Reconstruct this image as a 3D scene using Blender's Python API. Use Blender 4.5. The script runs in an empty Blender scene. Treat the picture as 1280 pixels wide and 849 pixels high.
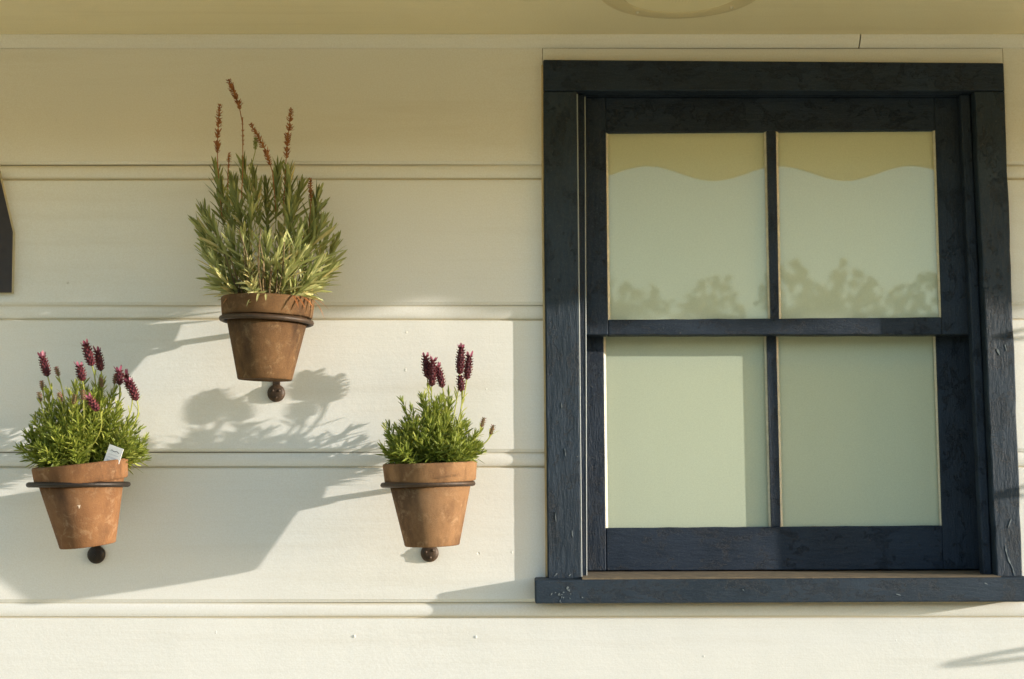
import bpy, bmesh, math, random
from mathutils import Vector, Matrix, Quaternion
R = math.radians
sc = bpy.context.scene
col = sc.collection
random.seed(7)

# ------------------------------------------------------------------ camera, sky, sun, exposure
cam_d = bpy.data.cameras.new('camera'); cam = bpy.data.objects.new('camera', cam_d); col.objects.link(cam)
cam.location = (0, -2.775, 1.5)
cam.rotation_euler = (R(90 + 5.588), 0, 0)
cam_d.sensor_width = 36; cam_d.lens = 52.03; cam_d.dof.use_dof = True; cam_d.dof.focus_distance = 2.72; cam_d.dof.aperture_fstop = 5.0; cam_d.clip_start = .05; cam_d.clip_end = 2000
sc.camera = cam

SUN = Vector((-4.24, 1.0, -.636)).normalized()          # direction the light travels
w = bpy.data.worlds.new('World'); sc.world = w; w.use_nodes = True
nt = w.node_tree; bg = nt.nodes['Background']
sky = nt.nodes.new('ShaderNodeTexSky'); sky.sky_type = 'NISHITA'; sky.sun_disc = False
sky.sun_elevation = math.asin(-SUN.z); sky.sun_rotation = math.atan2(-SUN.x, -SUN.y)
sky.air_density = 1.0; sky.dust_density = .6; sky.ozone_density = 1.0
nt.links.new(sky.outputs[0], bg.inputs[0]); bg.inputs[1].default_value = .15
sd = bpy.data.lights.new('sun', 'SUN'); so = bpy.data.objects.new('sun', sd); col.objects.link(so)
sd.energy = 2.45; sd.angle = R(.53); sd.color = (1, .93, .82)
so.rotation_euler = SUN.to_track_quat('-Z', 'Y').to_euler(); so.location = (6, -3, 5)
vs = sc.view_settings
vs.view_transform = 'Standard'; vs.look = 'None'; vs.gamma = 1; vs.exposure = 1.54; vs.use_curve_mapping = False
sc.cycles.use_denoising = True
sc.cycles.max_bounces = 8; sc.cycles.diffuse_bounces = 5; sc.cycles.transparent_max_bounces = 12
sc.cycles.caustics_reflective = False; sc.cycles.caustics_refractive = False

# ------------------------------------------------------------------ mesh helpers
class MB:
    def __init__(s, twist=0): s.v = []; s.f = []; s.tone = []; s.twist = twist
    def add(s, vs_, fs, tone=.5):
        o = len(s.v); s.v += [tuple(a) for a in vs_]; s.f += [tuple(i + o for i in f) for f in fs]
        s.tone += [tone] * len(vs_)
    def quad_slab(s, q, yf, yb, skew=None):
        """front outline q (x,z) at depth yf extruded back to yb"""
        n = len(q)
        vs_ = [(x, yf, z) for x, z in q] + [(x, yb, z) for x, z in q]
        fs = [tuple(range(n)), tuple(range(2 * n - 1, n - 1, -1))]
        fs += [(i, i + n, (i + 1) % n + n, (i + 1) % n) for i in range(n)]
        s.add(vs_, fs)
    def box(s, a, b):
        (x0, y0, z0), (x1, y1, z1) = a, b
        s.quad_slab([(x0, z1), (x1, z1), (x1, z0), (x0, z0)], y0, y1)
    def tube(s, pts, rad, n=6, cap=True, tone=.5):
        pts = [Vector(p) for p in pts]; o = len(s.v); prev = None
        for i, p in enumerate(pts):
            d = (pts[min(i + 1, len(pts) - 1)] - pts[max(i - 1, 0)]).normalized()
            if prev is None:
                prev = d.orthogonal().normalized()
            a = (prev - d * prev.dot(d)).normalized(); prev = a; b = d.cross(a)
            r = rad[i] if isinstance(rad, (list, tuple)) else rad
            for k in range(n):
                t = 2 * math.pi * k / n
                s.v.append(tuple(p + (a * math.cos(t) + b * math.sin(t)) * r)); s.tone.append(tone)
        for i in range(len(pts) - 1):
            for k in range(n):
                s.f.append((o + i * n + k, o + i * n + (k + 1) % n, o + (i + 1) * n + (k + 1) % n, o + (i + 1) * n + k))
        if cap:
            s.f.append(tuple(o + k for k in range(n))[::-1]); e = o + (len(pts) - 1) * n
            s.f.append(tuple(e + k for k in range(n)))
    def lathe(s, prof, n=48, wob=0, seed=0, closed=False):
        rg = random.Random(seed); ph = [rg.uniform(0, 6.28) for _ in range(4)]
        o = len(s.v)
        for (r, z) in prof:
            for k in range(n):
                t = 2 * math.pi * k / n
                rr = r * (1 + wob * (math.sin(2 * t + ph[0]) + .5 * math.sin(3 * t + ph[1] + z * 20)))
                s.v.append((rr * math.cos(t), rr * math.sin(t), z)); s.tone.append(.5)
        m = len(prof)
        for i in range(m if closed else m - 1):
            j = (i + 1) % m
            for k in range(n):
                s.f.append((o + i * n + k, o + i * n + (k + 1) % n, o + j * n + (k + 1) % n, o + j * n + k))
    def leaf(s, base, d, nrm, ln, wd, curl, tone):
        d = d.normalized(); side = d.cross(nrm)
        if side.length < 1e-4: side = d.orthogonal()
        side.normalize(); side = Quaternion(d, s.twist * random.uniform(-1, 1)) @ side; up = side.cross(d).normalized()
        vs_ = []
        for t, ww in ((0, .35), (.3, .9), (.62, 1.0), (.86, .62)):
            c = base + d * ln * t - up * curl * ln * t * t
            h = side * wd * .5 * ww
            vs_ += [c - h + up * wd * .16 * ww, c, c + h + up * wd * .16 * ww]
        vs_.append(base + d * ln - up * curl * ln)
        fs = []
        for i in range(3):
            a = i * 3
            fs += [(a, a + 1, a + 4, a + 3), (a + 1, a + 2, a + 5, a + 4)]
        fs += [(9, 10, 12), (10, 11, 12)]
        s.add(vs_, fs, tone)
    def build(s, name, mat, parent=None, smooth=False, bevel=0, seg=2, recalc=True, tone=False):
        me = bpy.data.meshes.new(name); me.from_pydata(s.v, [], s.f); me.update()
        if recalc:
            bm = bmesh.new(); bm.from_mesh(me); bmesh.ops.recalc_face_normals(bm, faces=bm.faces); bm.to_mesh(me); bm.free()
        if tone:
            at = me.attributes.new('tone', 'FLOAT', 'POINT'); at.data.foreach_set('value', s.tone)
        if smooth: me.polygons.foreach_set('use_smooth', [True] * len(me.polygons))
        me.materials.append(mat)
        o = bpy.data.objects.new(name, me); col.objects.link(o)
        if parent: o.parent = parent
        if bevel:
            m = o.modifiers.new('bevel', 'BEVEL'); m.width = bevel; m.segments = seg; m.limit_method = 'ANGLE'
            m.angle_limit = R(35); m.harden_normals = False
        return o
def empty(name, loc=(0, 0, 0), rot=(0, 0, 0)):
    o = bpy.data.objects.new(name, None); col.objects.link(o); o.location = loc; o.rotation_euler = rot
    o.empty_display_size = .05
    return o
def tag(o, label, cat=None, group=None, kind=None):
    o['label'] = label
    if cat: o['category'] = cat
    if group: o['group'] = group
    if kind: o['kind'] = kind
    return o

# ------------------------------------------------------------------ materials
class NM:
    def __init__(s, name):
        s.m = bpy.data.materials.new(name); s.m.use_nodes = True; s.t = s.m.node_tree
        s.b = s.t.nodes['Principled BSDF']; s.out = s.t.nodes['Material Output']
        s.co = s.n('ShaderNodeTexCoord').outputs['Object']
    def n(s, typ, **kw):
        n = s.t.nodes.new(typ)
        for k, v in kw.items():
            if k in n.inputs: n.inputs[k].default_value = v
            else: setattr(n, k, v)
        return n
    def l(s, a, b): s.t.links.new(a, b)
    def noise(s, scale, detail=4, rough=.55, vec=None, dist=0, stretch=None):
        n = s.n('ShaderNodeTexNoise', Scale=scale, Detail=detail, Roughness=rough, Distortion=dist)
        v = vec or s.co
        if stretch:
            mp = s.n('ShaderNodeMapping'); mp.inputs['Scale'].default_value = stretch; s.l(v, mp.inputs[0]); v = mp.outputs[0]
        s.l(v, n.inputs['Vector']); return n.outputs['Fac']
    def ramp(s, fac, *stops, interp='LINEAR'):
        r = s.n('ShaderNodeValToRGB'); e = r.color_ramp.elements; r.color_ramp.interpolation = interp
        while len(e) < len(stops): e.new(.5)
        for i, (p, c) in enumerate(stops):
            e[i].position = p; e[i].color = (*c, 1) if isinstance(c, tuple) else (c, c, c, 1)
        s.l(fac, r.inputs[0]); return r.outputs[0]
    def mix(s, fac, a, b, mode='MIX'):
        m = s.n('ShaderNodeMix', data_type='RGBA', blend_type=mode)
        for sock, v in ((m.inputs[0], fac), (m.inputs[6], a), (m.inputs[7], b)):
            if isinstance(v, (int, float)): sock.default_value = v
            elif isinstance(v, tuple): sock.default_value = (*v, 1)
            else: s.l(v, sock)
        return m.outputs[2]
    def math(s, op, a, b=0.):
        m = s.n('ShaderNodeMath', operation=op)
        for sock, v in ((m.inputs[0], a), (m.inputs[1], b)):
            if isinstance(v, (int, float)): sock.default_value = v
            else: s.l(v, sock)
        return m.outputs[0]
    def bump(s, h, strength, dist, prev=None):
        b = s.n('ShaderNodeBump', Strength=strength, Distance=dist); s.l(h, b.inputs['Height'])
        if prev is not None: s.l(prev, b.inputs['Normal'])
        return b.outputs[0]
    def set(s, **kw):
        for k, v in kw.items():
            k = {'Base': 'Base Color', 'Rough': 'Roughness', 'Metal': 'Metallic', 'Spec': 'Specular IOR Level'}.get(k, k)
            i = s.b.inputs[k]
            if isinstance(v, bpy.types.NodeSocket): s.l(v, i)
            elif isinstance(v, tuple) and len(v) == 3: i.default_value = (*v, 1)
            else: i.default_value = v
        return s

def wall_paint(name, c0, c1, dirt):
    m = NM(name)
    big = m.noise(2.3, 5, .6); fine = m.noise(360, 2, .8)
    brush = m.noise(30, 5, .65, stretch=(.06, 1, 1))
    base = m.mix(m.ramp(big, (.35, 0.), (.7, 1.)), c0, c1)
    base = m.mix(m.math('MULTIPLY', m.ramp(brush, (.52, 0.), (.8, 1.)), .30), base, dirt)
    base = m.mix(m.math('MULTIPLY', m.ramp(fine, (.3, 1.), (.7, 0.)), .36), base, dirt)
    # hairline dings and filled nail holes
    vo = m.n('ShaderNodeTexVoronoi', Scale=8.5, Randomness=1.); m.l(m.co, vo.inputs['Vector'])
    sel = m.ramp(m.math('ADD', vo.outputs['Distance'], m.math('MULTIPLY', m.math('SUBTRACT', m.noise(300, 2, .6), .5), .02)), (.0, 1.), (.011, 1.), (.021, 0.))
    pick = m.n('ShaderNodeSeparateColor'); m.l(vo.outputs['Color'], pick.inputs[0])
    sel = m.math('MULTIPLY', sel, m.math('GREATER_THAN', pick.outputs[0], .45))
    base = m.mix(m.math('MULTIPLY', sel, .5), base, dirt)
    sx = m.n('ShaderNodeSeparateXYZ'); m.l(m.co, sx.inputs[0])            # ochre tint that deepens into the grooves
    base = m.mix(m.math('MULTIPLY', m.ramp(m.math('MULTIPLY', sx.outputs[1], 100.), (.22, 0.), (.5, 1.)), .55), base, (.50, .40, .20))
    b = m.bump(m.noise(130, 4, .6), .10, .003)
    b = m.bump(brush, .22, .0022, b)
    b = m.bump(m.noise(7, 3, .5), .25, .006, b)
    b = m.bump(m.math('MULTIPLY', sel, -1.), .7, .003, b)
    m.set(Base=base, Rough=.52, Normal=b, Spec=.35)
    return m.m
M = {}
M['wall'] = wall_paint('cream_wall_paint', (.825, .82, .80), (.785, .78, .755), (.62, .575, .49))
M['soffit'] = wall_paint('yellowed_soffit_paint', (.85, .78, .56), (.80, .72, .50), (.60, .50, .31))
M['joint'] = NM('dark_joint').set(Base=(.34, .25, .12), Rough=.9).m

def navy(name, base, wear=.10, grain=(1, 1, .22)):
    m = NM(name)
    a = m.noise(38, 7, .72, stretch=grain); p = m.noise(9, 5, .65); g = m.noise(300, 3, .75); fl = m.noise(24, 9, .78, stretch=tuple(.6 + .4 * x for x in grain), dist=.4)
    flake = m.ramp(fl, (.545, 0.), (.56, 1.)); ding = m.ramp(m.noise(70, 4, .7), (.68, 0.), (.72, 1.))
    c = m.mix(m.ramp(p, (.3, 0.), (.72, 1.)), base, tuple(x * 1.7 + .003 for x in base))
    c = m.mix(m.math('MULTIPLY', flake, .4), c, tuple(x * .6 for x in base))
    c = m.mix(m.math('MULTIPLY', ding, wear * 4), c, (.13, .155, .18))
    c = m.mix(m.math('MULTIPLY', m.ramp(g, (.5, 0.), (.72, 1.)), .5), c, (.05, .065, .085))
    b = m.bump(m.math('MULTIPLY', flake, -1.), .8, .0022); b = m.bump(a, 1.0, .0045, b); b = m.bump(ding, 1.0, .003, b); b = m.bump(g, .4, .0012, b)
    m.set(Base=c, Rough=m.ramp(p, (.3, .44), (.7, .66)), Normal=b, Spec=.24)
    return m.m
M['navy'] = navy('navy_gloss_paint', (.011, .019, .034), .08)
M['navy_h'] = navy('navy_gloss_paint_rails', (.011, .019, .034), .08, (.22, 1, 1))
M['navy_worn'] = navy('weathered_navy_paint', (.014, .024, .038), .2)
M['navy_worn_h'] = navy('weathered_navy_sill_paint', (.014, .024, .038), .2, (.22, 1, 1))
M['navy_edge'] = NM('pale_navy_edge').set(Base=(.28, .31, .32), Rough=.5).m
def simple(name, c0, c1, scale, rough, bumps=.3, bd=.002, **kw):
    m = NM(name); a = m.noise(scale, 5, .65)
    m.set(Base=m.mix(m.ramp(a, (.3, 0.), (.72, 1.)), c0, c1), Rough=rough, Normal=m.bump(m.noise(scale * 4, 4, .6), bumps, bd), **kw)
    return m.m
M['sillwood'] = simple('dusty_sill_wood', (.20, .15, .095), (.10, .08, .055), 40, .9)
M['putty'] = simple('glazing_putty', (.72, .68, .56), (.50, .46, .36), 60, .7)
M['caulk'] = simple('yellowed_caulk', (.62, .50, .30), (.50, .38, .20), 50, .7)
fm = NM('obscured_glass_backing'); f1 = fm.noise(5, 4, .6); f2 = fm.noise(340, 2, .8)
fm.set(Base=fm.mix(fm.math('MULTIPLY', fm.ramp(f2, (.3, 1.), (.7, 0.)), .35), fm.mix(f1, (.71, .745, .62), (.66, .695, .57)), (.47, .50, .40)), Rough=.6)
M['film'] = fm.m
M['dark'] = NM('dark_interior').set(Base=(.02, .02, .02), Rough=.9).m
def glass():
    m = NM('old_window_glass'); t = m.t; t.nodes.remove(m.b)
    tr = m.n('ShaderNodeBsdfTransparent'); gl = m.n('ShaderNodeBsdfGlossy', Roughness=.012)
    tr.inputs[0].default_value = (.95, .97, .94, 1)
    fr = m.n('ShaderNodeLayerWeight', Blend=.5)      # symmetric: light crosses the pane both ways
    mx = m.n('ShaderNodeMixShader')
    f2 = m.math('ADD', m.math('MULTIPLY', m.math('POWER', fr.outputs['Facing'], 5.), .40), .080)
    b = m.bump(m.noise(3.0, 1, .4), .05, .004)
    m.l(b, gl.inputs['Normal'])
    m.l(f2, mx.inputs[0]); m.l(tr.outputs[0], mx.inputs[1]); m.l(gl.outputs[0], mx.inputs[2]); m.l(mx.outputs[0], m.out.inputs[0])
    return m.m
M['glass'] = glass()
def terracotta(name, c0, c1, stain, bloom, bl):
    m = NM(name)
    oi = m.n('ShaderNodeObjectInfo'); vm = m.n('ShaderNodeVectorMath', operation='ADD'); m.l(m.co, vm.inputs[0]); m.l(oi.outputs['Location'], vm.inputs[1]); q = vm.outputs[0]
    a = m.noise(26, 6, .7, q); f_ = m.noise(420, 3, .75, q); w_ = m.noise(44, 7, .75, q, dist=.6); d = m.noise(15, 5, .65, q, stretch=(1, 1, .35))
    c = m.mix(m.ramp(a, (.3, 0.), (.7, 1.)), c0, c1)
    c = m.mix(m.math('MULTIPLY', m.ramp(d, (.47, 0.), (.64, 1.)), .75), c, stain)
    c = m.mix(m.math('MULTIPLY', m.ramp(w_, (.53, 0.), (.66, 1.)), bl), c, bloom)
    c = m.mix(m.math('MULTIPLY', m.ramp(f_, (.5, 0.), (.8, 1.)), .35), c, stain)
    b = m.bump(f_, .35, .0015); b = m.bump(m.noise(60, 3, .5, stretch=(.2, .2, 1)), .3, .0015, b); b = m.bump(a, .3, .004, b)
    m.set(Base=c, Rough=.85, Normal=b, Spec=.25)
    return m.m
M['pot_orange'] = terracotta('orange_terracotta', (.25, .122, .052), (.18, .082, .034), (.070, .032, .015), (.40, .26, .15), .5)
M['pot_brown'] = terracotta('grimy_brown_terracotta', (.16, .084, .034), (.10, .050, .020), (.035, .018, .009), (.28, .185, .095), .50)
M['pot_pale'] = terracotta('pale_terracotta', (.29, .160, .076), (.22, .115, .052), (.085, .042, .020), (.42, .27, .15), .45)
M['soil'] = simple('dark_potting_soil', (.05, .032, .02), (.018, .012, .008), 90, .95, 1., .006)
M['stamp'] = NM('stamped_ink').set(Base=(.14, .075, .035), Rough=.9).m
M['chip'] = NM('pale_chip').set(Base=(.75, .6, .45), Rough=.9).m
M['iron'] = simple('rusty_black_iron', (.035, .022, .014), (.075, .042, .022), 70, .55, .4, .0015, Metal=.25)
M['iron_dark'] = simple('black_iron', (.014, .010, .008), (.03, .02, .014), 70, .5, .4, .0015, Metal=.3)
M['tag'] = NM('white_plastic_tag').set(Base=(.82, .82, .82), Rough=.4).m
M['print'] = NM('grey_print').set(Base=(.22, .22, .24), Rough=.6).m
M['printf'] = NM('faint_grey_print').set(Base=(.60, .60, .62), Rough=.6).m
M['plaque'] = simple('charcoal_board', (.022, .018, .022), (.035, .03, .034), 30, .6)
M['plaque_edge'] = simple('pale_cut_edge', (.5, .46, .33), (.42, .38, .26), 30, .7)
def plant(name, lo, hi, tl=.35, rough=.5):
    m = NM(name); at = m.n('ShaderNodeAttribute', attribute_name='tone')
    c = m.ramp(at.outputs['Fac'], *[(i / (len(lo) - 1), x) for i, x in enumerate(lo)])
    n_ = m.noise(120, 2, .5); c = m.mix(m.math('MULTIPLY', n_, .35), c, tuple(x * .6 for x in lo[0]))
    m.set(Base=c, Rough=rough, Spec=.35)
    tr = m.n('ShaderNodeBsdfTranslucent'); m.l(c, tr.inputs[0])
    mx = m.n('ShaderNodeMixShader'); mx.inputs[0].default_value = tl
    m.l(m.b.outputs[0], mx.inputs[1]); m.l(tr.outputs[0], mx.inputs[2]); m.l(mx.outputs[0], m.out.inputs[0])
    return m.m
M['green'] = plant('bright_lavender_leaf', [(.12, .16, .022), (.31, .37, .055), (.53, .55, .13)], None)
M['grey'] = plant('silvery_lavender_leaf', [(.17, .20, .065), (.36, .39, .13), (.60, .60, .27), (.70, .60, .27)], None, .3)
M['stem'] = plant('woody_stem', [(.10, .065, .03), (.22, .15, .07), (.20, .23, .08)], None, .05)
M['plum'] = plant('plum_flower_head', [(.055, .012, .018), (.16, .035, .05), (.30, .10, .10)], None, .15)
M['bract'] = plant('magenta_bract', [(.32, .08, .15), (.46, .14, .22), (.56, .26, .32)], None, .4)
M['bud'] = plant('dusty_pink_bud', [(.20, .24, .08), (.38, .16, .14), (.45, .15, .17)], None, .25)
M['dry'] = plant('dried_brown_husk', [(.22, .08, .028), (.42, .17, .06), (.55, .27, .11)], None, .2)
M['flax'] = plant('flax_leaf', [(.06, .085, .03), (.10, .13, .05)], None, .15)
M['tree'] = plant('tree_foliage', [(.035, .05, .018), (.06, .08, .03), (.085, .10, .04)], None, .25)

# ------------------------------------------------------------------ ground
g = MB(); g.add([(-400, -400, 0), (400, -400, 0), (400, 400, 0), (-400, 400, 0)], [(0, 1, 2, 3)])
gm = NM('pale_gravel'); ga = gm.noise(60, 6, .7); gb = gm.noise(.8, 4, .6)
gm.set(Base=gm.mix(gm.ramp(gb, (.3, 0.), (.7, 1.)), gm.mix(ga, (.66, .55, .33), (.56, .47, .28)), (.52, .44, .26)), Rough=.95, Normal=gm.bump(ga, .6, .01))
o = g.build('ground', gm.m); o['kind'] = 'structure'; o['label'] = 'pale gravel ground in front of the house'

# ------------------------------------------------------------------ boarded wall
XL, XR = -4.0, 6.0
SOF = 2.3556
WIN = (.062, .939)            # wall cut out behind the window casings
wall = empty('boarded_wall', (0, 0, 0))
tag(wall, 'cream painted wall of wide horizontal beaded boards', 'wall')
def board(x0, x1, zt, zb, bead=True):
    """one horizontal board: round bead along its top edge, V groove, flat face, eased bottom edge"""
    pr = [(.024, zt - .0001)]
    if bead:
        pr += [(.0042, zt - .0001)]
        bw = .0255
        for k in range(9):
            t = math.pi * k / 8
            pr.append((.0062 - .0059 * math.sin(t) - (.0020 if k == 0 else 0), zt - .0012 - bw * (1 - math.cos(t)) / 2))
        pr += [(.0062, zt - .0280), (.0008, zt - .0300), (0, zt - .0312)]
    else:
        pr += [(0, zt - .0001)]
    pr += [(0, zb + .0062), (.0010, zb + .0050), (.0030, zb + .0004), (.024, zb + .0004)]
    nx = max(2, int((x1 - x0) / .12)); m = MB(); n = len(pr)
    rg = random.Random(int(zt * 1000) + int(x0 * 77)); ph = rg.uniform(0, 9)
    for i in range(nx + 1):
        x = x0 + (x1 - x0) * i / nx
        dy = .0006 * math.sin(x * 3.1 + ph) + .0004 * math.sin(x * 7.7 + ph * 2); dz = .0007 * math.sin(x * 2.3 + ph * 3)
        for (y, z) in pr:
            m.v.append((x, y + (dy if y < .02 else 0), z + dz)); m.tone.append(.5)
    for i in range(nx):
        for k in range(n):
            k2 = (k + 1) % n
            m.f.append((i * n + k, i * n + k2, (i + 1) * n + k2, (i + 1) * n + k))
    m.f += [tuple(range(n)), tuple(nx * n + k for k in range(n))[::-1]]
    ob = m.build('board', M['wall'], wall, smooth=True)
    md = ob.modifiers.new('split', 'EDGE_SPLIT'); md.split_angle = R(28)
    return ob
rows = [2.3335, 2.1063, 1.8368, 1.5596, 1.2825, 1.003, .723, .443, .163]
for i in range(len(rows) - 1):
    zt, zb = rows[i], rows[i + 1]
    if i == 0:
        board(XL, WIN[0] - .004, zt, zb, False); board(WIN[1] + .004, XR, zt, zb, False)
        board(WIN[0] - .003, WIN[1] + .003, zt, 2.295, False)          # short strip over the window head
    elif i < 4:
        board(XL, WIN[0], zt, zb); board(WIN[1], XR, zt, zb)
    else:
        board(XL, XR, zt, zb)
m = MB(); m.box((XL, .0245, .0), (.10, .05, 2.9)); m.box((.91, .0245, .0), (XR, .05, 2.9)); m.box((.10, .0245, 0), (.91, .05, 1.29)); m.box((.10, .0245, 2.27), (.91, .05, 2.9))
m.build('sheathing', M['joint'], wall)
m = MB(); m.box((XL, -.02, 0), (XR, .0245, .1625)); m.build('base_board', M['wall'], wall, bevel=.003)
# moulding where the wall meets the ceiling, in two lengths with an open joint
def moulding(x0, x1):
    pr = [(-.0005, SOF + .02), (-.020, SOF + .02), (-.020, SOF - .002), (-.017, SOF - .008), (-.010, SOF - .017), (-.005, SOF - .0215), (-.0005, SOF - .0222)]
    m = MB(); n = len(pr)
    m.add([(x, y, z) for x in (x0, x1) for y, z in pr], [(k, (k + 1) % n, (k + 1) % n + n, k + n) for k in range(n)] + [tuple(range(n)), tuple(range(2 * n - 1, n - 1, -1))])
    m.build('cornice_moulding', M['wall'], wall)
moulding(XL, .6642); moulding(.6668, XR)

# ------------------------------------------------------------------ verandah: ceiling, fascia, scalloped valance, posts
A = .635
ver = empty('verandah', (0, 0, 0)); tag(ver, 'yellowed cream verandah roof with scalloped valance over the wall', 'verandah')
E0 = -.43
m = MB(); m.box((XL, E0, SOF), (XR, .024, SOF + .02)); m.build('ceiling', M['soffit'], ver)
cv = NM('yellow_awning_canvas'); ct = cv.n('ShaderNodeBsdfTranslucent'); ct.inputs[0].default_value = (.95, .72, .22, 1)
cv.set(Base=(.72, .55, .18), Rough=.8, Normal=cv.bump(cv.noise(300, 2, .5), .2, .001)); cx_ = cv.n('ShaderNodeMixShader'); cx_.inputs[0].default_value = .7
cv.l(cv.b.outputs[0], cx_.inputs[1]); cv.l(ct.outputs[0], cx_.inputs[2]); cv.l(cx_.outputs[0], cv.out.inputs[0])
m = MB(); m.box((XL, E0 - .004, SOF - .012), (XR, E0 - .0002, SOF + .05)); m.build('fascia', M['soffit'], ver)
m = MB(); m.add([(XL, E0 - .0042, SOF + .055), (XR, E0 - .0042, SOF + .055), (XR, -A - .0085, SOF + .0285), (XL, -A - .0085, SOF + .0285)], [(0, 1, 2, 3)]); m.build('awning_canvas', cv.m, ver)
m = MB(); m.add([(XL, E0, SOF + .06), (XR, E0, SOF + .06), (XR, .05, SOF + .40), (XL, .05, SOF + .40),
                 (XL, E0, SOF + .03), (XR, E0, SOF + .03), (XR, .05, SOF + .025), (XL, .05, SOF + .025)],
                [(0, 1, 2, 3), (7, 6, 5, 4), (0, 4, 5, 1), (2, 6, 7, 3), (0, 3, 7, 4), (1, 5, 6, 2)])
m.build('roof', simple('grey_roof_sheet', (.22, .22, .21), (.17, .17, .16), 6, .6), ver)
P, X0 = .3155, .3251
q = []
n = int((XR - XL) / P * 20)
for i in range(n + 1):
    x = XL + (XR - XL) * i / n
    q.append((x, 2.2415 + .0182 * math.cos(2 * math.pi * (x - X0) / P)))
m = MB(); k = len(q)
top = SOF + .03
m.add([(x, -A - .009, z) for x, z in q] + [(x, -A + .009, z) for x, z in q] + [(x, -A - .009, top) for x, z in q] + [(x, -A + .009, top) for x, z in q],
      [f for i in range(k - 1) for f in ((i, i + 1, 2 * k + i + 1, 2 * k + i), (k + i, 3 * k + i, 3 * k + i + 1, k + i + 1), (i, k + i, k + i + 1, i + 1))] + [(0, 2 * k, 3 * k, k), (k - 1, 2 * k - 1, 4 * k - 1, 3 * k - 1)])
m.build('valance', cv.m, ver)
for x in (-2.6, 4.6):
    m = MB(); m.box((x - .045, -A + .012, 0), (x + .045, -A + .10, SOF - .0005)); m.build('post', M['wall'], ver, bevel=.004)

# round perforated vent on the ceiling
vent = empty('ceiling_vent', (.296, -.263, SOF)); tag(vent, 'round perforated vent on the ceiling above the window', 'vent')
m = MB(); m.lathe([(.1, 0.001), (.1, -.003), (.106, -.005), (.125, -.0055), (.139, -.0035), (.145, 0.001)], 64); m.build('rim', M['soffit'], vent, smooth=True)
gv = NM('perforated_grille'); vo = gv.n('ShaderNodeTexVoronoi', Scale=170., Randomness=0.); gv.l(gv.co, vo.inputs['Vector'])
hole = gv.ramp(vo.outputs['Distance'], (.26, 1.), (.34, 0.))
gv.set(Base=gv.mix(hole, (.80, .71, .46), (.10, .08, .04)), Rough=.6)
m = MB(); m.lathe([(.0001, -.0045), (.102, -.0035)], 64); m.build('grille', gv.m, vent)
for t in (.6, 2.2, 3.9, 5.3):
    m = MB(); m.lathe([(.0001, -.0085), (.003, -.008), (.004, -.004)], 10)
    o = m.build('screw', M['putty'], vent, smooth=True); o.location = (.117 * math.cos(t), .117 * math.sin(t), 0)

# ------------------------------------------------------------------ sash window
win = empty('sash_window', (.5, 0, 1.29)); tag(win, 'navy painted wooden sash window with four obscured panes', 'window')
def wpart(name, mb, mat, parent=win, **kw):
    base = Vector((.5, 0, 1.29))
    mb.v = [tuple(Vector(v) - base) for v in mb.v]
    return mb.build(name, mat, parent, **kw)
def rough_edge(q, amp, seed, step=.03):
    """outline with slightly wandering long edges"""
    rg = random.Random(seed); out = []
    for i in range(len(q)):
        a, b = Vector(q[i]), Vector(q[(i + 1) % len(q)]); d = b - a; n_ = max(1, int(d.length / step))
        for k in range(n_):
            p = a + d * k / n_
            if k: p += Vector((-d.y, d.x)).normalized() * rg.uniform(-amp, amp)
            out.append(tuple(p))
    return out
def wp(name, q, yf, yb, mat='navy', parent=win, bevel=.002, rough=0, seed=1):
    m = MB(); m.quad_slab(rough_edge(q, rough, seed) if rough else q, yf, yb)
    return wpart(name, m, M[mat], parent, bevel=bevel)
wp('side_casing', [(.0597, 2.2455), (.1236, 2.2455), (.1279, 1.3242), (.0661, 1.3242)], -.015, .02, 'navy_worn', bevel=.0025, rough=.0006, seed=3)
wp('side_casing', [(.8809, 2.2455), (.9388, 2.2455), (.9423, 1.3275), (.8943, 1.3275)], -.015, .02, 'navy_worn', bevel=.0025, rough=.0010, seed=4)
wp('head_casing', [(.0595, 2.3067), (.9381, 2.3004), (.9386, 2.2460), (.0598, 2.2460)], -.0165, .02, 'navy_h', bevel=.0025)
# jambs: the lining of the opening
wp('jamb', [(.0900, 2.262), (.1225, 2.262), (.1262, 1.30), (.0900, 1.30)], .0205, .16, bevel=0)
wp('jamb', [(.8805, 2.262), (.9150, 2.262), (.9200, 1.30), (.8938, 1.30)], .0205, .16, bevel=0)
wp('head_jamb', [(.1226, 2.262), (.8804, 2.262), (.8804, 2.246), (.1226, 2.246)], .0205, .16, bevel=0)
# stops, with thin beads of paler grey along the edges
wp('stop_bead', [(.1240, 2.2455), (.1420, 2.2455), (.1392, 1.3275), (.1268, 1.3275)], .006, .0285, bevel=.003)
wp('stop_bead', [(.8600, 2.2455), (.8798, 2.2455), (.8930, 1.3305), (.8760, 1.3305)], .006, .0285, bevel=.003)
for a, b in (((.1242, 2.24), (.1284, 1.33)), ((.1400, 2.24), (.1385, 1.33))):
    m = MB(); m.tube([(a[0], .0065 if a[0] > .13 else -.0135, a[1]), (b[0], .0065 if a[0] > .13 else -.0135, b[1])], .0013, 6); wpart('pale_edge', m, M['navy_edge'])
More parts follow.
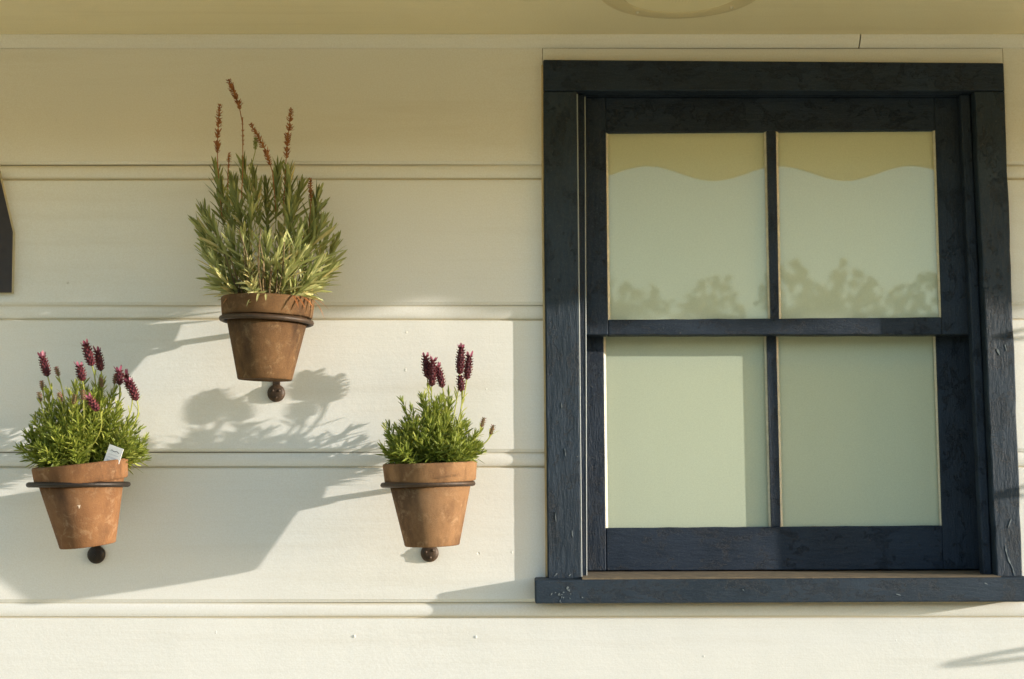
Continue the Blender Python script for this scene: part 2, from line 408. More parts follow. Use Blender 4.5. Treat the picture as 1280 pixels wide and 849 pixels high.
# sill, its weathered top and a caulk line
m = MB()
F = -.044
v = [(.0415, F, 1.3256), (.945, F, 1.3310), (.945, F, 1.2872), (.0421, F, 1.2831), (.0415, .0, 1.3290), (.945, .0, 1.3330), (.945, .0, 1.2872), (.0421, .0, 1.2869)]
m.add(v, [(0, 1, 2, 3), (7, 6, 5, 4), (0, 4, 5, 1), (3, 2, 6, 7), (0, 3, 7, 4), (1, 5, 6, 2)])
wpart('sill', m, M['navy_worn_h'], bevel=.003)
m = MB(); m.add([(.1281, -.039, 1.3298), (.8942, -.039, 1.3322), (.8942, .16, 1.3385), (.1281, .16, 1.3365), (.1281, -.039, 1.29), (.8942, -.039, 1.29), (.8942, .16, 1.29), (.1281, .16, 1.29)],
                [(0, 1, 2, 3), (7, 6, 5, 4), (0, 4, 5, 1), (1, 5, 6, 2), (2, 6, 7, 3), (3, 7, 4, 0)])
wpart('sill_top', m, M['sillwood'], bevel=.001)
m = MB(); m.tube([(.0588, -.0015, 2.30), (.0590, -.0015, 2.0), (.0622, -.0015, 1.7), (.0650, -.0015, 1.33)], .0027, 6); wpart('caulk_line', m, M['caulk'])

def sash(name, yf, O, panes, railb, label):
    """O outer outline TL TR BR BL; panes: list of openings TL TR BR BL in wall coordinates"""
    s = empty(name, (0, 0, 0)); s.parent = win; s['label'] = label
    yb = yf + .040
    (tl, tr, br, bl) = O; L, Rr = panes
    wp('stile', [tl, (L[0][0], tl[1]), (L[3][0], bl[1]), bl], yf, yb, parent=s)
    wp('stile', [(Rr[1][0], tr[1]), tr, br, (Rr[2][0], br[1])], yf, yb, parent=s)
    wp('top_rail', [(L[0][0] + .0003, tl[1]), (Rr[1][0] - .0003, tr[1]), Rr[1], L[0]], yf + .0006, yb, 'navy_h', parent=s)
    wp('bottom_rail', [L[3], Rr[2], (Rr[2][0] - .0003, br[1]), (L[3][0] + .0003, bl[1])], yf + .0006, yb, 'navy_h', parent=s, rough=.0005, seed=9)
    wp('muntin', [(L[1][0], L[1][1] + .001), (Rr[0][0], Rr[0][1] + .001), (Rr[3][0], Rr[3][1] - .001), (L[2][0], L[2][1] - .001)], yf + .0014, yb, parent=s)
    for p in (L, Rr):
        c = [(p[0][0] - .006, p[0][1] + .006), (p[1][0] + .006, p[1][1] + .006), (p[2][0] + .006, p[2][1] - .006), (p[3][0] - .006, p[3][1] - .006)]
        m = MB(); m.add([(x, yf + .0085, z) for x, z in c], [(3, 2, 1, 0)])
        wpart('pane', m, M['glass'], s, recalc=False)
        m = MB(); m.quad_slab(c, yf + .0125, yf + .0150)
        wpart('pane_backing', m, M['film'], s)
        # putty fillets along the upright edges of the pane
        for (a, b, sg, wd) in ((p[0], p[3], 1, .0045), (p[1], p[2], -1, .003)):
            m = MB(); y0, y1 = yf + .0016, yf + .0083
            m.add([(a[0] - sg * .001, y0, a[1]), (a[0] - sg * .001, y1, a[1]), (a[0] + sg * wd, y1, a[1]), (b[0] - sg * .001, y0, b[1]), (b[0] - sg * .001, y1, b[1]), (b[0] + sg * wd, y1, b[1])],
                  [(0, 1, 2), (5, 4, 3), (0, 3, 4, 1), (1, 4, 5, 2), (2, 5, 3, 0)])
            wpart('putty', m, M['putty'], s)
    return s
sash('upper_sash', .029, [(.1405, 2.2455), (.8795, 2.2455), (.8870, 1.7840), (.1405, 1.7835)],
     [[(.1810, 2.1760), (.4905, 2.1784), (.4921, 1.8142), (.1834, 1.8125)], [(.5106, 2.1784), (.8171, 2.1808), (.8192, 1.8172), (.5104, 1.8146)]], 0, 'upper sash with old reflective panes')
sash('lower_sash', .076, [(.1352, 1.838), (.8860, 1.838), (.8930, 1.3385), (.1360, 1.3360)],
     [[(.1772, 1.799), (.4920, 1.799), (.4951, 1.4184), (.1798, 1.4169)], [(.5126, 1.799), (.8201, 1.799), (.8231, 1.4214), (.5150, 1.4199)]], 0, 'lower sash set deeper behind the meeting rail')
m = MB(); m.box((.10, .161, 1.28), (.91, .17, 2.27)); wpart('back_panel', m, M['dark'])

# scuffs where the paint has lifted: thin ragged flakes on the casings and the sill
M['scuff'] = simple('bare_scuffed_paint', (.20, .23, .25), (.10, .125, .145), 90, .8)
def scuff(pts, wd, y, seed):
    rg = random.Random(seed); m = MB(); L_ = []; R_ = []; fine = []
    for a, b in zip(pts, pts[1:]):
        for k in range(5): fine.append(Vector(a).lerp(Vector(b), k / 5))
    fine.append(Vector(pts[-1]))
    for i_, p in enumerate(fine):
        d = (fine[min(i_ + 1, len(fine) - 1)] - fine[max(i_ - 1, 0)]).normalized(); n_ = Vector((-d.y, d.x)); t = i_ / (len(fine) - 1)
        w_ = wd * (.25 + math.sin(math.pi * t) ** .6) * rg.uniform(.35, 1.1)
        L_.append(tuple(p + n_ * w_)); R_.append(tuple(p - n_ * w_ * rg.uniform(.5, 1)))
    m.quad_slab(L_ + R_[::-1], y - .0006, y + .0002); wpart('scuff', m, M['scuff'])
cy, sy = -.0152, -.0442
for k, (pts, wd, y) in enumerate([
        ([(.9116, 1.3867), (.9135, 1.3750), (.9174, 1.3603), (.9243, 1.3457), (.9268, 1.3311)], .0015, cy), ([(.9244, 1.4366), (.9179, 1.4190)], .0013, cy),
        ([(.9078, 1.7520), (.9134, 1.7399)], .0022, cy), ([(.9230, 1.7610), (.9256, 1.7489)], .0016, cy), ([(.0782, 1.3311), (.0841, 1.3369)], .0016, cy), ([(.1048, 1.3311), (.1092, 1.3355)], .0012, cy),
        ([(.0800, 1.4484), (.0815, 1.4307)], .0010, cy), ([(.1110, 1.4160), (.1124, 1.4013)], .0010, cy), ([(.0982, 1.5667), (.0997, 1.5518)], .0010, cy), ([(.0920, 1.652), (.0930, 1.641)], .0009, cy),
        ([(.1269, 1.2950), (.1300, 1.2940)], .0011, sy),
        ([(.420, 1.3100), (.424, 1.3060)], .0010, sy), ([(.700, 1.3010), (.709, 1.2985)], .0010, sy), ([(.862, 1.321), (.868, 1.318)], .0013, sy)]):
    scuff(pts, wd, y, 60 + k)
rg = random.Random(77)
for k in range(16):
    x, z = rg.gauss(.089, .008), rg.gauss(1.303, .007); scuff([(x, z), (x + rg.uniform(-.003, .003), z - rg.uniform(.001, .005))], rg.uniform(.0008, .0022), sy, 200 + k)
# nail heads painted over with the boards
for k, (x, z) in enumerate(((-.6968, 2.2316), (-.6916, 2.1412), (-.2817, 2.2269), (-.2822, 1.9605), (-.1990, 1.7851), (-.2001, 1.7141), (-.0481, 1.6779), (-.0665, 1.2190), (-.9171, 1.2394), (.8819, 1.2482), (-.2912, 1.2205),
                            (-.5074, 1.4896), (-.6313, 1.3596), (.0, 1.3743), (-.5471, 1.2278), (.3543, 1.1841), (.7093, 1.2132), (-.8717, 2.1925))):
    m = MB(); m.lathe([(.0001, .0004), (.0012, .0007), (.0024, .0012), (.0031, .0006), (.0040, -.002)], 12, .06, k)
    o = m.build('nail_head', M['wall'], wall, smooth=True); o.location = (x, 0, z); o.rotation_euler = (R(90), 0, 0); o.scale = (.5, .5 + .22 * (k % 3), .45)

# ------------------------------------------------------------------ plaque cut off by the frame
pl = empty('wall_plaque', (-1.06, 0, 1.86)); tag(pl, 'dark charcoal board plaque with sloping shoulders on the cream wall', 'plaque')
def hexq(e): return [(-.085 - e * .4, .235 + e), (.085 + e * .4, .235 + e), (.117 + e, .114), (.1185 + e, -.001 - e), (-.1185 - e, -.001 - e), (-.117 - e, .114)]
m = MB(); m.quad_slab(hexq(0), -.0135, -.0118); m.build('face', M['plaque'], pl)
m = MB(); m.quad_slab(hexq(.0002), -.0117, .002); m.build('backing_board', M['plaque_edge'], pl)
m = MB(); m.tube([(0, -.012, .22), (0, -.016, .22)], .006, 10); m.build('screw', M['iron'], pl)

# ------------------------------------------------------------------ brackets and pots
C = -.128
def bracket(bx, rc, roll, disc_z, label, rust, holes, rr=.0800):
    """ring rc (x,z) held off the wall by an arm; strap down the wall to a round foot"""
    b = empty('pot_bracket', (bx, 0, disc_z)); tag(b, label, 'bracket', 'iron pot brackets on the wall')
    mt = M[rust]; m = MB(); n = 56
    c = Vector((rc[0] - bx, C, rc[1] - disc_z))
    pts = [c + Vector((rr * math.cos(t), rr * math.sin(t), -math.sin(roll) * rr * math.cos(t))) for t in [2 * math.pi * i / n for i in range(n)]]
    o_ = 0
    for i, p in enumerate(pts):
        d = (pts[(i + 1) % n] - pts[i - 1]).normalized(); a = Vector((0, 0, 1)); e = d.cross(a)
        for k in range(8):
            t = 2 * math.pi * k / 8; m.v.append(tuple(p + (e * math.cos(t) + a * math.sin(t)) * .0048)); m.tone.append(.5)
    for i in range(n):
        j = (i + 1) % n
        for k in range(8): m.f.append((i * 8 + k, i * 8 + (k + 1) % 8, j * 8 + (k + 1) % 8, j * 8 + k))
    m.build('ring', mt, b, smooth=True)
    m = MB(); zr = rc[1] - disc_z
    m.tube([(0, 0, zr), (c.x * .5, -.025, zr), (c.x, C + rr, zr)], .0052, 8); m.build('arm', mt, b, smooth=True)
    m = MB(); m.box((-.007, -.0045, .002), (.007, .0005, zr + .02)); m.build('wall_strap', mt, b, bevel=.001)
    m = MB(); m.lathe([(.0001, .0105), (.006, .0104), (.012, .0092), (.0160, .0062), (.0168, .0030), (.0165, -.0005)], 28)
    f_ = m.build('foot_disc', mt, b, smooth=True); f_.rotation_euler = (R(90), 0, 0)
    for (x, z) in holes:
        m = MB(); m.lathe([(.0001, .0032), (.0018, .0030), (.0032, .0016), (.0036, -.002)], 12); h = m.build('screw_head', mt, f_, smooth=True)
        h.location = (x, z, .0095 - (x * x + z * z) * 16)
    return b
bracket(-.7713, (-0.7711, 1.4995), R(-.4), 1.3701, 'plain black iron ring bracket under the tilted pot with white tag', 'iron_dark', [], .0850)
bracket(-.4422, (-0.4414, 1.7924), R(2.4), 1.6701, 'rusty iron ring bracket holding the highest grimy pot', 'iron', [(-.006, .004), (.006, .004), (.0, -.008)])
bracket(-.1528, (-0.1495, 1.5000), R(-1.2), 1.3730, 'rusty iron ring bracket holding the pot beside the window', 'iron', [(-.007, .002), (.006, .005), (.001, -.008)])

def pot(loc, tilt, fwd, mat, label, seed, rim_r=.0835, soil_z=.128):
    p = empty('terracotta_pot', loc, (R(fwd), R(tilt), 0)); tag(p, label, 'flower pot', 'terracotta pots in wall brackets')
    m = MB(); m.lathe([(.0001, .004), (.030, .0035), (.045, .001), (.0475, .0), (.0488, .0018), (.0495, .006), (.0735, .114), (.067, .114), (.043, .010), (.0001, .010)], 72, .003, seed)
    m.build('body', mat, p, smooth=True)
    m = MB(); z0, z1, r = .1125, .147, rim_r
    m.lathe([(.068, z0), (r - .0045, z0), (r - .0028, z0 + .0018), (r - .0020, z0 + .008), (r, z0 + .03), (r, z1 - .003), (r - .0015, z1 - .0006), (r - .004, z1), (r - .0085, z1 - .001), (r - .010, z1 - .004), (.069, z0 + .002)], 72, .003, seed + 5, closed=True)
    m.build('rim', mat, p, smooth=True)
    m = MB(); rg = random.Random(seed)
    m.lathe([(.0001, soil_z + .004), (.03, soil_z + .003), (.055, soil_z), (.0735, soil_z - .003)], 40, .01, seed)
    m.v = [(x, y, z + rg.uniform(-.003, .003)) for x, y, z in m.v]; m.build('soil', M['soil'], p, smooth=True)
    return p
pot1 = pot((-0.7519, C, 1.3923), -6.0, 4.0, M['pot_orange'], 'orange terracotta pot tilting in its ring, white tag inside', 11, .0825)
pot2 = pot((-0.4429, C, 1.6862), 1.2, 0, M['pot_brown'], 'grimy brown terracotta pot, highest of the three on the wall', 12)
pot3 = pot((-0.1414, C, 1.3923), -1.9, 2.0, M['pot_pale'], 'pale terracotta pot with stamped rim beside the window', 13)
# stamped words on the rim of pot3, wrapped round it
cu = bpy.data.curves.new('stamp', 'FONT'); cu.body = 'MADE IN ITALY'; cu.size = .0062; cu.align_x = 'CENTER'; cu.space_character = 1.05
to = bpy.data.objects.new('stamp_tmp', cu); col.objects.link(to)
bpy.context.view_layer.update()
me = bpy.data.meshes.new_from_object(to.evaluated_get(bpy.context.evaluated_depsgraph_get())); bpy.data.objects.remove(to)
for v in me.vertices:
    t = R(-90 + 26) + v.co.x / .084; z = .1210 + v.co.y + v.co.x * .10
    v.co = (.0841 * math.cos(t), .0841 * math.sin(t), z)
me.materials.clear(); me.materials.append(M['stamp'])
st = bpy.data.objects.new('stamped_words', me); col.objects.link(st); st.parent = pot3
# chipped spot on pot1
m = MB(); m.add([(-.003, 0, .004), (.005, 0, .005), (.004, 0, .001), (.0015, 0, -.004), (.001, 0, .001)], [(0, 1, 2, 4), (2, 3, 4)])
ch = m.build('chip_mark', M['chip'], pot1); ch.location = (.008, -.0650, .073); ch.rotation_euler = (R(-13), 0, R(7))
# white plant tag stuck in the soil of pot1
tg = empty('plant_tag', (-0.7112, C - .037, 1.5166), (R(3), R(19), R(-6))); tag(tg, 'small white plastic plant tag stuck in the tilted orange pot', 'plant tag')
m = MB(); m.quad_slab([(-.0115, .052), (.0115, .052), (.0118, .014), (.004, -.006), (-.004, -.006), (-.0118, .014)], 0, .0012); m.build('tag_card', M['tag'], tg, bevel=.0003); tg.scale = (1.2, 1, 1.0)
m = MB()
for k in range(9):
    a = -.0065 + k * .0015; m.add([(a, -.0004, .0425 + .0009 * math.sin(k * 1.3)), (a + .0016, -.0004, .0425 + .0009 * math.sin(k * 1.3 + 1.3)), (a + .0016, -.0004, .0440 + .0009 * math.sin(k * 1.3 + 1.3)), (a, -.0004, .0440 + .0009 * math.sin(k * 1.3))], [(0, 1, 2, 3)])
m.build('printed_line', M['print'], tg)
for k in range(4):
    m = MB(); m.add([(-.008, -.0003, .036 - k * .005), (.008 - .003 * (k % 2), -.0003, .036 - k * .005), (.008 - .003 * (k % 2), -.0003, .0368 - k * .005), (-.008, -.0003, .0368 - k * .005)], [(0, 1, 2, 3)]); m.build('printed_line', M['printf'], tg)

# ------------------------------------------------------------------ lavender plants
UP = Vector((0, 0, 1))
def path(base, d, ln, bend, n=8, rg=random):
    pts = []; j = Vector((rg.uniform(-1, 1), rg.uniform(-1, 1), 0)) * .05 * ln
    for i in range(n + 1):
        t = i / n
        pts.append(base + d * ln * t + UP * bend * ln * t * t + j * math.sin(t * 3.1))
    return pts
def at(pts, t):
    f_ = t * (len(pts) - 1); i = min(int(f_), len(pts) - 2); return pts[i].lerp(pts[i + 1], f_ - i), (pts[i + 1] - pts[i]).normalized()
def shoot(par, off, base, d, ln, bend, leaf_l, leaf_w, gap, mat, start, rg, spread=(50, 24), tone=(.2, .9), axil=.5, dry=0., curl=.12):
    """one leafy stem: stem tube plus opposite pairs of narrow leaves"""
    m = MB(1.0); pts = path(base, d, ln, bend, 8, rg)
    m.tube(pts, [.0013 * (1 - .55 * i / 8) for i in range(9)], 5, tone=.35)
    s = start; turn = rg.uniform(0, 3.14)
    while s < 1.0:
        p, td = at(pts, s); a = td.orthogonal().normalized(); ang = R(spread[0] + (spread[1] - spread[0]) * max(0, (s - .4) / .6) ** 1.5)
        sz = (.62 + .45 * min(1, (s - start) / .3)) * (1 if s < .85 else .78)
        for k in range(2):
            q_ = Quaternion(td, turn + k * math.pi + rg.uniform(-.3, .3)); o_ = q_ @ a
            an = ang * rg.uniform(.75, 1.3)
            tn = rg.uniform(*tone); 
            if rg.random() < dry * (1 - s): tn = 1.0
            m.leaf(p, td * math.cos(an) + o_ * math.sin(an), td - o_ * .2, leaf_l * sz * rg.uniform(.75, 1.2), leaf_w * rg.uniform(.8, 1.15), rg.uniform(-curl * .4, curl), tn)
            if rg.random() < axil:
                for _ in range(2):
                    an2 = an * rg.uniform(.45, .9); o2 = Quaternion(td, rg.uniform(-.7, .7)) @ o_
                    m.leaf(p, td * math.cos(an2) + o2 * math.sin(an2), td - o2 * .2, leaf_l * sz * rg.uniform(.35, .62), leaf_w * .75, rg.uniform(0, curl), rg.uniform(*tone))
        turn += math.pi / 2 + rg.uniform(-.2, .2); s += gap / ln * rg.uniform(.8, 1.2)
    p, td = at(pts, .995)
    for k in range(5):
        o_ = Quaternion(td, k * 1.257 + rg.uniform(-.3, .3)) @ td.orthogonal().normalized(); an = R(rg.uniform(8, 26))
        m.leaf(p, td * math.cos(an) + o_ * math.sin(an), td - o_ * .2, leaf_l * rg.uniform(.5, .8), leaf_w * .75, 0, rg.uniform(*tone))
    m.v = [tuple(Vector(v) - off) for v in m.v]
    return m.build('shoot', mat, par, recalc=False, tone=True, smooth=False)
def ellip_head(m, base, d, ln, r, rg, rows_=9, tn=(.2, .8)):
    """ovoid head packed with little overlapping calyces"""
    a = d.orthogonal().normalized()
    prof = [(.0, .35), (.12, .8), (.35, 1.), (.65, .95), (.88, .7), (1., .3)]
    def rad(t):
        for (t0, r0), (t1, r1) in zip(prof, prof[1:]):
            if t <= t1: return (r0 + (r1 - r0) * (t - t0) / (t1 - t0)) * r
        return .3 * r
    m.tube([base + d * ln * t for t, _ in prof], [rr * r * .8 for _, rr in prof], 8, tone=.15)
    for i in range(rows_):
        t = (i + .4) / rows_
        for k in range(8):
            o_ = Quaternion(d, k * .785 + (i % 2) * .39 + rg.uniform(-.1, .1)) @ a
            p = base + d * ln * t + o_ * rad(t) * .72
            dd = (d * .9 + o_ * .75).normalized()
            m.leaf(p, dd, o_, ln / rows_ * 1.25, r * .62, -.12, rg.uniform(*tn))
def flower(par, off, root, tip, d, ln, r, rg, bracts=True, head='plum'):
    """stalk from root to the head's foot at tip; head along d"""
    root, tip, d = Vector(root), Vector(tip), Vector(d).normalized()
    ln *= .92; r *= .84
    base = tip - d * ln * .5
    m = MB(); ctl = base - d * (base - root).length * .4
    pts = [(root * (1 - t) ** 2 + ctl * 2 * t * (1 - t) + base * t * t) for t in [i / 8 for i in range(9)]]
    m.tube(pts, .0012, 5, tone=1.); 
    for _ in range(3):
        p, td = at(pts, rg.uniform(.55, .95)); o_ = Quaternion(td, rg.uniform(0, 6.28)) @ td.orthogonal().normalized()
        m.leaf(p, td + o_ * .6, td, .020, .0036, .1, .9)
    m.v = [tuple(Vector(v) - off) for v in m.v]; m.build('flower_stalk', M['green'], par, recalc=False, tone=True)
    m = MB(); ellip_head(m, base, d, ln, r, rg, max(5, int(ln / .0045)))
    m.v = [tuple(Vector(v) - off) for v in m.v]; h = m.build('flower_head', M[head], par, recalc=False, tone=True)
    if bracts:
        a = d.orthogonal().normalized(); n_ = rg.choice((4, 5))
        for k in range(n_):
            o_ = Quaternion(d, k * 6.283 / n_ + rg.uniform(-.3, .3)) @ a
            m = MB(); m.leaf(base + d * ln * .93 + o_ * r * .25, d + o_ * rg.uniform(.2, .75), o_, .0125 * rg.uniform(.8, 1.2), .0054, -.25 * rg.random() + .1, rg.random())
            m.v = [tuple(Vector(v) - off) for v in m.v]; m.build('bract', M['bract'], h, recalc=False, tone=True)
    return h

def bushy(base, label, seed, n, rx, rz, lean, heads, buds, leafl, low=78, fill=1., back=0.):
    rg = random.Random(seed); base = Vector(base); par = empty('lavender_plant', base); tag(par, label, 'plant', 'lavender plants in the pots')
    for i in range(n):
        u = (i + .5) / n; th = R(low) * u ** .62 * rg.uniform(.85, 1.1); ph = i * 2.39996 + rg.uniform(-.3, .3)
        th = min(th, R(86))
        d = Vector((math.sin(th) * math.cos(ph), math.sin(th) * math.sin(ph), math.cos(th)))
        b = base + Vector((d.x * .042, d.y * .042 + back * .35, -.004)) + Vector((rg.uniform(-.012, .012), rg.uniform(-.012, .012), 0))
        ext = 1 / math.sqrt((d.x / rx) ** 2 + (d.y / (rx * .92)) ** 2 + (d.z / rz) ** 2)
        ln = max(.035, (ext - .035) * rg.uniform(.72, 1.06)); d = (d + Vector(lean) * .25 + Vector((0, back * 6 * math.sin(th + .35), 0))).normalized()
        if seed == 21 and d.y < -.12 and d.x > .10 and th > R(33): continue      # the tag stands here
        shoot(par, base, b, d, ln, rg.uniform(.02, .28) * math.sin(th), leafl, .0031, .0062, M['green'], .18 if ln > .06 else .05, rg, (56, 28), (.05, .95), .75 * fill)
    # inner shoots that close the heart of the plant
    for i in range(int(n * .45)):
        ph = rg.uniform(0, 6.28); th = R(rg.uniform(0, 70)); d = Vector((math.sin(th) * math.cos(ph), math.sin(th) * math.sin(ph), math.cos(th)))
        if seed == 21 and d.x > .05 and d.y < .1: continue
        b = base + Vector((d.x * .05, d.y * .05, 0))
        shoot(par, base, b, d, rx * rg.uniform(.4, .75), .1, leafl * .9, .0031, .0065, M['green'], .05, rg, (65, 40), (.0, .6), .8)
    for (tx, tz, dy, tilt, ln, r, br) in heads:
        tip = Vector((tx, C + dy, tz)); root = base + Vector(((tx - base.x) * .45, dy * .5, .03))
        flower(par, base, root, tip, (math.sin(R(tilt)), -.05 + dy * .8, math.cos(R(tilt))), ln, r, rg, br)
    for (tx, tz, dy, tilt) in buds:
        tip = Vector((tx, C + dy, tz)); root = base + Vector(((tx - base.x) * .5, dy * .5, .03))
        flower(par, base, root, tip, (math.sin(R(tilt)), dy, math.cos(R(tilt))), .019, .0042, rg, False, 'bud')
    return par
# heads: x, z, depth offset, tilt, length, radius, bracts
bushy((-0.7650, C, 1.5262), 'round green lavender bush with plum flowers in the tilted pot', 21, 190, .098, .200, (.0, -.1, .1),
      [(-0.8345, 1.7094, -.010, -16, .040, .0092, True), (-0.7595, 1.7305, .000, -18, .044, .0100, True), (-0.7449, 1.7215, .015, -12, .040, .0092, True),
       (-0.7640, 1.6958, -.030, -12, .030, .0098, True), (-0.7011, 1.6892, -.010, -4, .028, .0085, True), (-0.6905, 1.6822, .010, -20, .030, .0085, True),
       (-0.6734, 1.6651, -.020, -22, .040, .0098, True), (-0.7273, 1.6379, -.075, -34, .030, .0088, True)],
      [(-0.8090, 1.6993, -.02, -18), (-0.8385, 1.6751, -.01, -10), (-0.7354, 1.6812, .0, -6), (-0.7170, 1.6882, .02, 4), (-0.7504, 1.6550, -.06, -4), (-0.7905, 1.6510, -.06, -14), (-0.8325, 1.6530, -.04, -12), (-0.7690, 1.6480, -.05, 8)],
      .0240, 70, 1., .012)
bushy((-0.1429, C, 1.5292), 'dense green lavender with tall plum flowers beside the window', 31, 175, .080, .168, (-.02, -.1, .1),
      [(-0.1555, 1.7124, 0.034, -6, .044, .0090, True), (-0.1444, 1.7003, 0.026, 2, .052, .0098, True), (-0.1309, 1.6943, 0.038, -14, .044, .0088, True),
       (-0.0946, 1.7255, 0.060, 3, .054, .0098, True), (-0.0810, 1.7134, 0.066, 6, .048, .0090, True), (-0.0936, 1.6832, 0.058, -6, .032, .0085, False)],
      [(-0.0519, 1.6095, -.01, 14), (-0.0357, 1.5967, .0, 16)],
      .0235, 68, 1., .045)

# leggy silver lavender with dried spikes
def leggy():
    rg = random.Random(41); base = Vector((-.4414, C, 1.8201)); par = empty('lavender_plant', base)
    tag(par, 'leggy silver green lavender with dried brown spikes in the highest pot', 'plant', 'lavender plants in the pots')
    # tall upright tufts: x of tip, z of tip, depth of tip
    tips = [(-0.5486, 2.0637, -.01), (-0.5234, 2.0536, .03), (-0.5335, 2.0335, -.04), (-0.4932, 2.0717, -.03), (-0.4812, 2.0637, .02), (-0.4731, 2.0587, -.03), (-0.4580, 2.0436, .04), (-0.4278, 2.0657, -.02), (-0.4147, 2.0617, .02), (-0.4026, 2.0536, -.04),
            (-0.3875, 2.0385, .01), (-0.3523, 2.0184, -.01), (-0.3422, 2.0033, .03), (-0.3473, 1.9882, -.04), (-0.5687, 1.9882, -.02), (-0.5838, 1.9681, .01), (-0.3271, 1.9479, -.03), (-0.3201, 1.9328, .02), (-0.3372, 1.9630, -.06),
            (-0.4429, 2.0234, -.07), (-0.5033, 2.0134, -.07), (-0.4681, 1.9882, -.09), (-0.3926, 1.9932, -.08), (-0.5436, 1.9630, -.07), (-0.3724, 1.9530, -.09), (-0.4328, 1.9630, .07), (-0.5033, 1.9731, .07), (-0.3724, 1.9731, .06),
            (-0.3070, 1.8825, -.02), (-0.3241, 1.8875, -.07), (-0.3322, 1.8724, .03), (-0.5788, 1.9077, -.03), (-0.5486, 1.8926, -.08), (-0.5587, 1.8775, .02), (-0.5285, 1.8624, -.09), (-0.3573, 1.9026, -.10),
            (-0.4832, 1.9278, -.10), (-0.4328, 1.9228, -.11), (-0.4026, 1.9077, -.11), (-0.5134, 1.9278, -.09), (-0.4580, 1.8825, -.115), (-0.3875, 1.8724, -.11), (-0.5436, 1.8523, -.04), (-0.3523, 1.8523, -.08)]
    tips = [(-.4414 + (a + .4414) * (.93 if b > 1.93 else .80), b, c * .85 + .034) for i_, (a, b, c) in enumerate(tips) if i_ % 7 != 5]
    for (tx, tz, dy) in tips:
        b = base + Vector(((tx - base.x) * .32 + rg.uniform(-.012, .012), dy * .35 + rg.uniform(-.01, .01), 0)); t = Vector((tx, C + dy, tz))
        d = t - b; ln = d.length; bend = .22 if abs(tx - base.x) > .07 else .06
        d0 = (d / ln - UP * bend)
        hi = min(1, max(0, (tz - 1.86) / .17))  # low tufts paler, tops darker: sunlit base and awning shade painted in
        shoot(par, base, b, d0, ln, bend, .045, .0057, .0056, M['grey'], max(.12, 1 - .085 / ln) if ln > .12 else .2, rg, (46, 13), (.0 + .25 * (1 - hi), .42 + .40 * (1 - hi)), .35, .5, .10)
    # low, paler and yellowing side shoots
    for i in range(26):
        ph = rg.uniform(0, 6.28); rr = rg.uniform(.2, 1); th = R(rg.uniform(5, 70))
        d = Vector((math.sin(th) * math.cos(ph), math.sin(th) * math.sin(ph), math.cos(th)))
        b = base + Vector((math.cos(ph) * .05 * rr, math.sin(ph) * .05 * rr, .0))
        shoot(par, base, b, d, rg.uniform(.035, .08), rg.uniform(-.05, .2), .026, .0045, .0056, M['grey'], .15, rg, (65, 30), (.4, 1.0), .4, .8, .25)
    # bare woody stems in the middle
    for i in range(26):
        ph = rg.uniform(0, 6.28); d = Vector((math.cos(ph) * .5, math.sin(ph) * .5, 1)).normalized()
        m = MB(); pts = path(Vector((math.cos(ph) * .04, math.sin(ph) * .04, -.005)), d, rg.uniform(.06, .13), .1, 6, rg)
        m.tube(pts, [.0022, .0020, .0018, .0016, .0014, .0012, .001], 5, tone=rg.uniform(.1, .6)); m.build('woody_stem', M['stem'], par, recalc=False, tone=True, smooth=True)
    # dry leaves hanging over the rim
    for (x, y, l, tn) in ((.062, -.055, .035, .2), (.072, -.04, .03, .5), (.058, -.068, .028, .1), (.078, -.03, .045, .4), (.069, -.05, .024, .0), (.085, -.02, .04, .3), (.0, -.085, .03, None), (.012, -.083, .022, None), (-.06, -.05, .02, .6)):
        m = MB(); b = Vector((x * .9, y * .9, .012)); o_ = Vector((x, y, 0)).normalized()
        m.leaf(b, o_ * (.8 if tn is not None else .5) + UP * rg.uniform(-.2, .25), UP, l, .0045, rg.uniform(.5, .9), .8 if tn is None else tn)
        m.build('drooping_leaf', M['grey'] if tn is None else M['dry'], par, recalc=False, tone=True)
    # dried flower spikes: stem points then husked part
    def spike(pts, start, r, mat='dry', tn=(.1, .9), gap=.0048):
        pts = [Vector((x, C + y, z)) - base for x, y, z in pts]
        fine = []
        for i in range(len(pts) - 1):
            for k in range(6): fine.append(pts[i].lerp(pts[i + 1], k / 6))
        fine.append(pts[-1]); m = MB(); m.tube(fine, .0009, 5, tone=.4)
        L = sum((b - a).length for a, b in zip(fine, fine[1:])); s = start
        while s < 1:
            p, td = at(fine, s); a = td.orthogonal().normalized(); rr = r * (.6 + .5 * math.sin(math.pi * min(1, (s - start) / (1 - start) * .8 + .15)))
            if rg.random() < .9:
                for k in range(6):
                    o_ = Quaternion(td, k * 1.047 + rg.uniform(-.4, .4)) @ a
                    m.leaf(p, td * .75 + o_ * rg.uniform(.5, 1.1), o_, rr * rg.uniform(1.1, 1.9), rr * .62, rg.uniform(-.3, .2), rg.uniform(*tn))
            s += gap / L
        m.build('dried_spike' if mat == 'dry' else 'green_spike', M[mat], par, recalc=False, tone=True)
    spike([(-0.5254, .0, 1.9832), (-0.5352, .0, 2.0805), (-0.5365, 0, 2.1191), (-0.5335, 0, 2.1895)], .50, .0056)
    spike([(-0.4912, .0, 1.9932), (-0.4891, .0, 2.0805), (-0.4912, 0, 2.1543), (-0.4988, 0, 2.1915), (-0.5179, 0, 2.2348)], .68, .0058)
    spike([(-0.4891, -.001, 2.1140), (-0.4900, -.001, 2.1342), (-0.4912, -.001, 2.1644)], .0, .0030, gap=.010)
    spike([(-0.4278, .0, 1.9932), (-0.4348, .0, 2.0637), (-0.4479, 0, 2.1040), (-0.4766, 0, 2.1543)], .45, .0056)
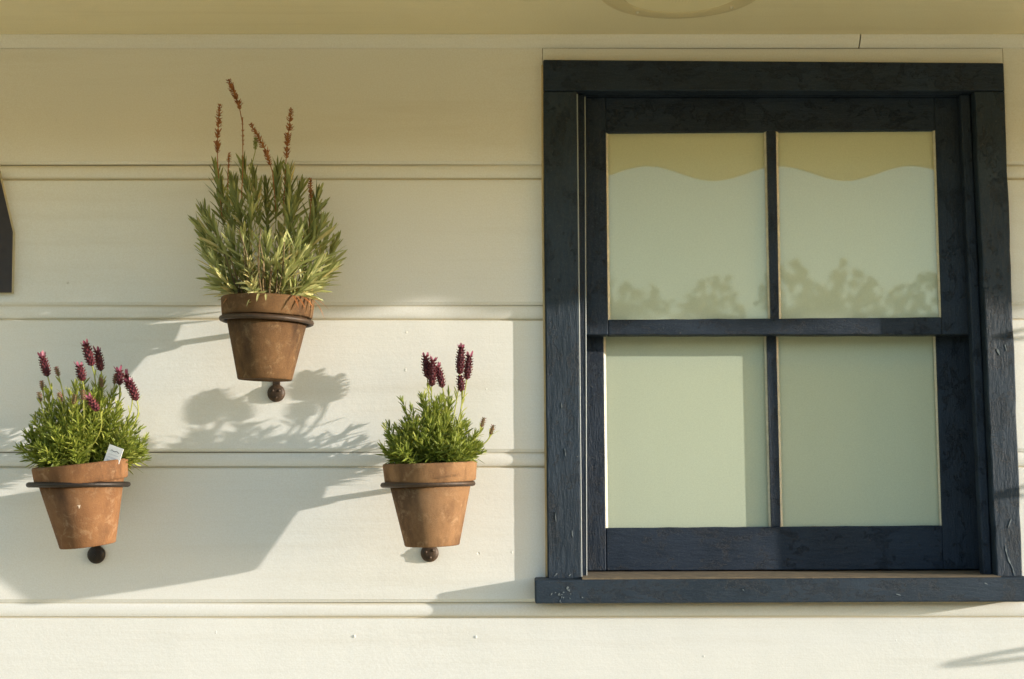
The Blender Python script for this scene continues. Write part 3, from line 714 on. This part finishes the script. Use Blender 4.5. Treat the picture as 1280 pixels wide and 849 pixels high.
    spike([(-0.4147, .0, 1.9832), (-0.4116, .0, 2.0717), (-0.4087, 0, 2.1241), (-0.4026, 0, 2.1825)], .45, .0060)
    spike([(-0.5154, .0, 1.9932), (-0.5161, .0, 2.0637), (-0.5144, 0, 2.0999)], .62, .0038)
    spike([(-0.4812, .0, 1.9932), (-0.4754, .0, 2.0686), (-0.4673, 0, 2.1019), (-0.4670, 0, 2.1281)], .72, .0042, 'grey', (.1, .5))
    spike([(-0.3674, .0, 1.9630), (-0.3643, .0, 2.0134), (-0.3669, 0, 2.0536)], .48, .0048)
    return par
leggy()

# ------------------------------------------------------------------ empty ring brackets right of the window, far trees
for x, z, word in ((1.738, 1.897, 'topmost'), (1.712, 1.600, 'middle'), (1.690, 1.300, 'lowest')):
    bracket(x, (x + .004, z), R(-1), z - .13, 'empty iron ring bracket right of the window, %s of three' % word, 'iron', [(-.006, .003), (.006, .003)])
m = MB(); rg = random.Random(9)
for i in range(96):
    cx = -32 + (i % 48) * 1.5 + rg.uniform(-.7, .7); cy = (-24, -28)[i // 48] + rg.uniform(-1.5, 1.5); h = rg.uniform(4.5, 5.3) + (i // 48) * .6; r = rg.uniform(1.5, 2.4)
    pts_ = [(r * a_ * rg.uniform(.85, 1.1), h * b_) for a_, b_ in ((.75, 0), (.85, .2), (.85, .4), (.72, .6), (.5, .76), (.15, .88))]
    m2 = MB(); m2.lathe(pts_, 9); m.add([(x + cx + rg.uniform(-.2, .2), y + cy + rg.uniform(-.2, .2), z + rg.uniform(-.2, .2)) for x, y, z in m2.v], m2.f, .1)
    for k in range(620):
        u, v_ = rg.uniform(0, 6.28), rg.random(); zz = h * (1 - v_ ** 1.1) + .1; rr = r * min(1, .15 + v_ * 2.0) * rg.uniform(.6, 1.12)
        p = Vector((cx + rr * math.cos(u), cy + rr * math.sin(u), zz + rg.uniform(-.2, .2))); s_ = rg.uniform(.06, .15)
        a = Vector((rg.uniform(-1, 1), rg.uniform(-1, 1), rg.uniform(-1, 1))).normalized(); b = a.orthogonal().normalized()
        m.add([p - a * s_, p + b * s_ * .7, p + a * s_, p - b * s_ * .7], [(0, 1, 2, 3)], rg.random())
    m.tube([(cx, cy, 0), (cx, cy, h * .6)], [.16, .06], 6)
o = m.build('distant_trees', M['tree'], recalc=False, tone=True); tag(o, 'far row of low dark trees across the open ground', 'trees', kind='stuff')
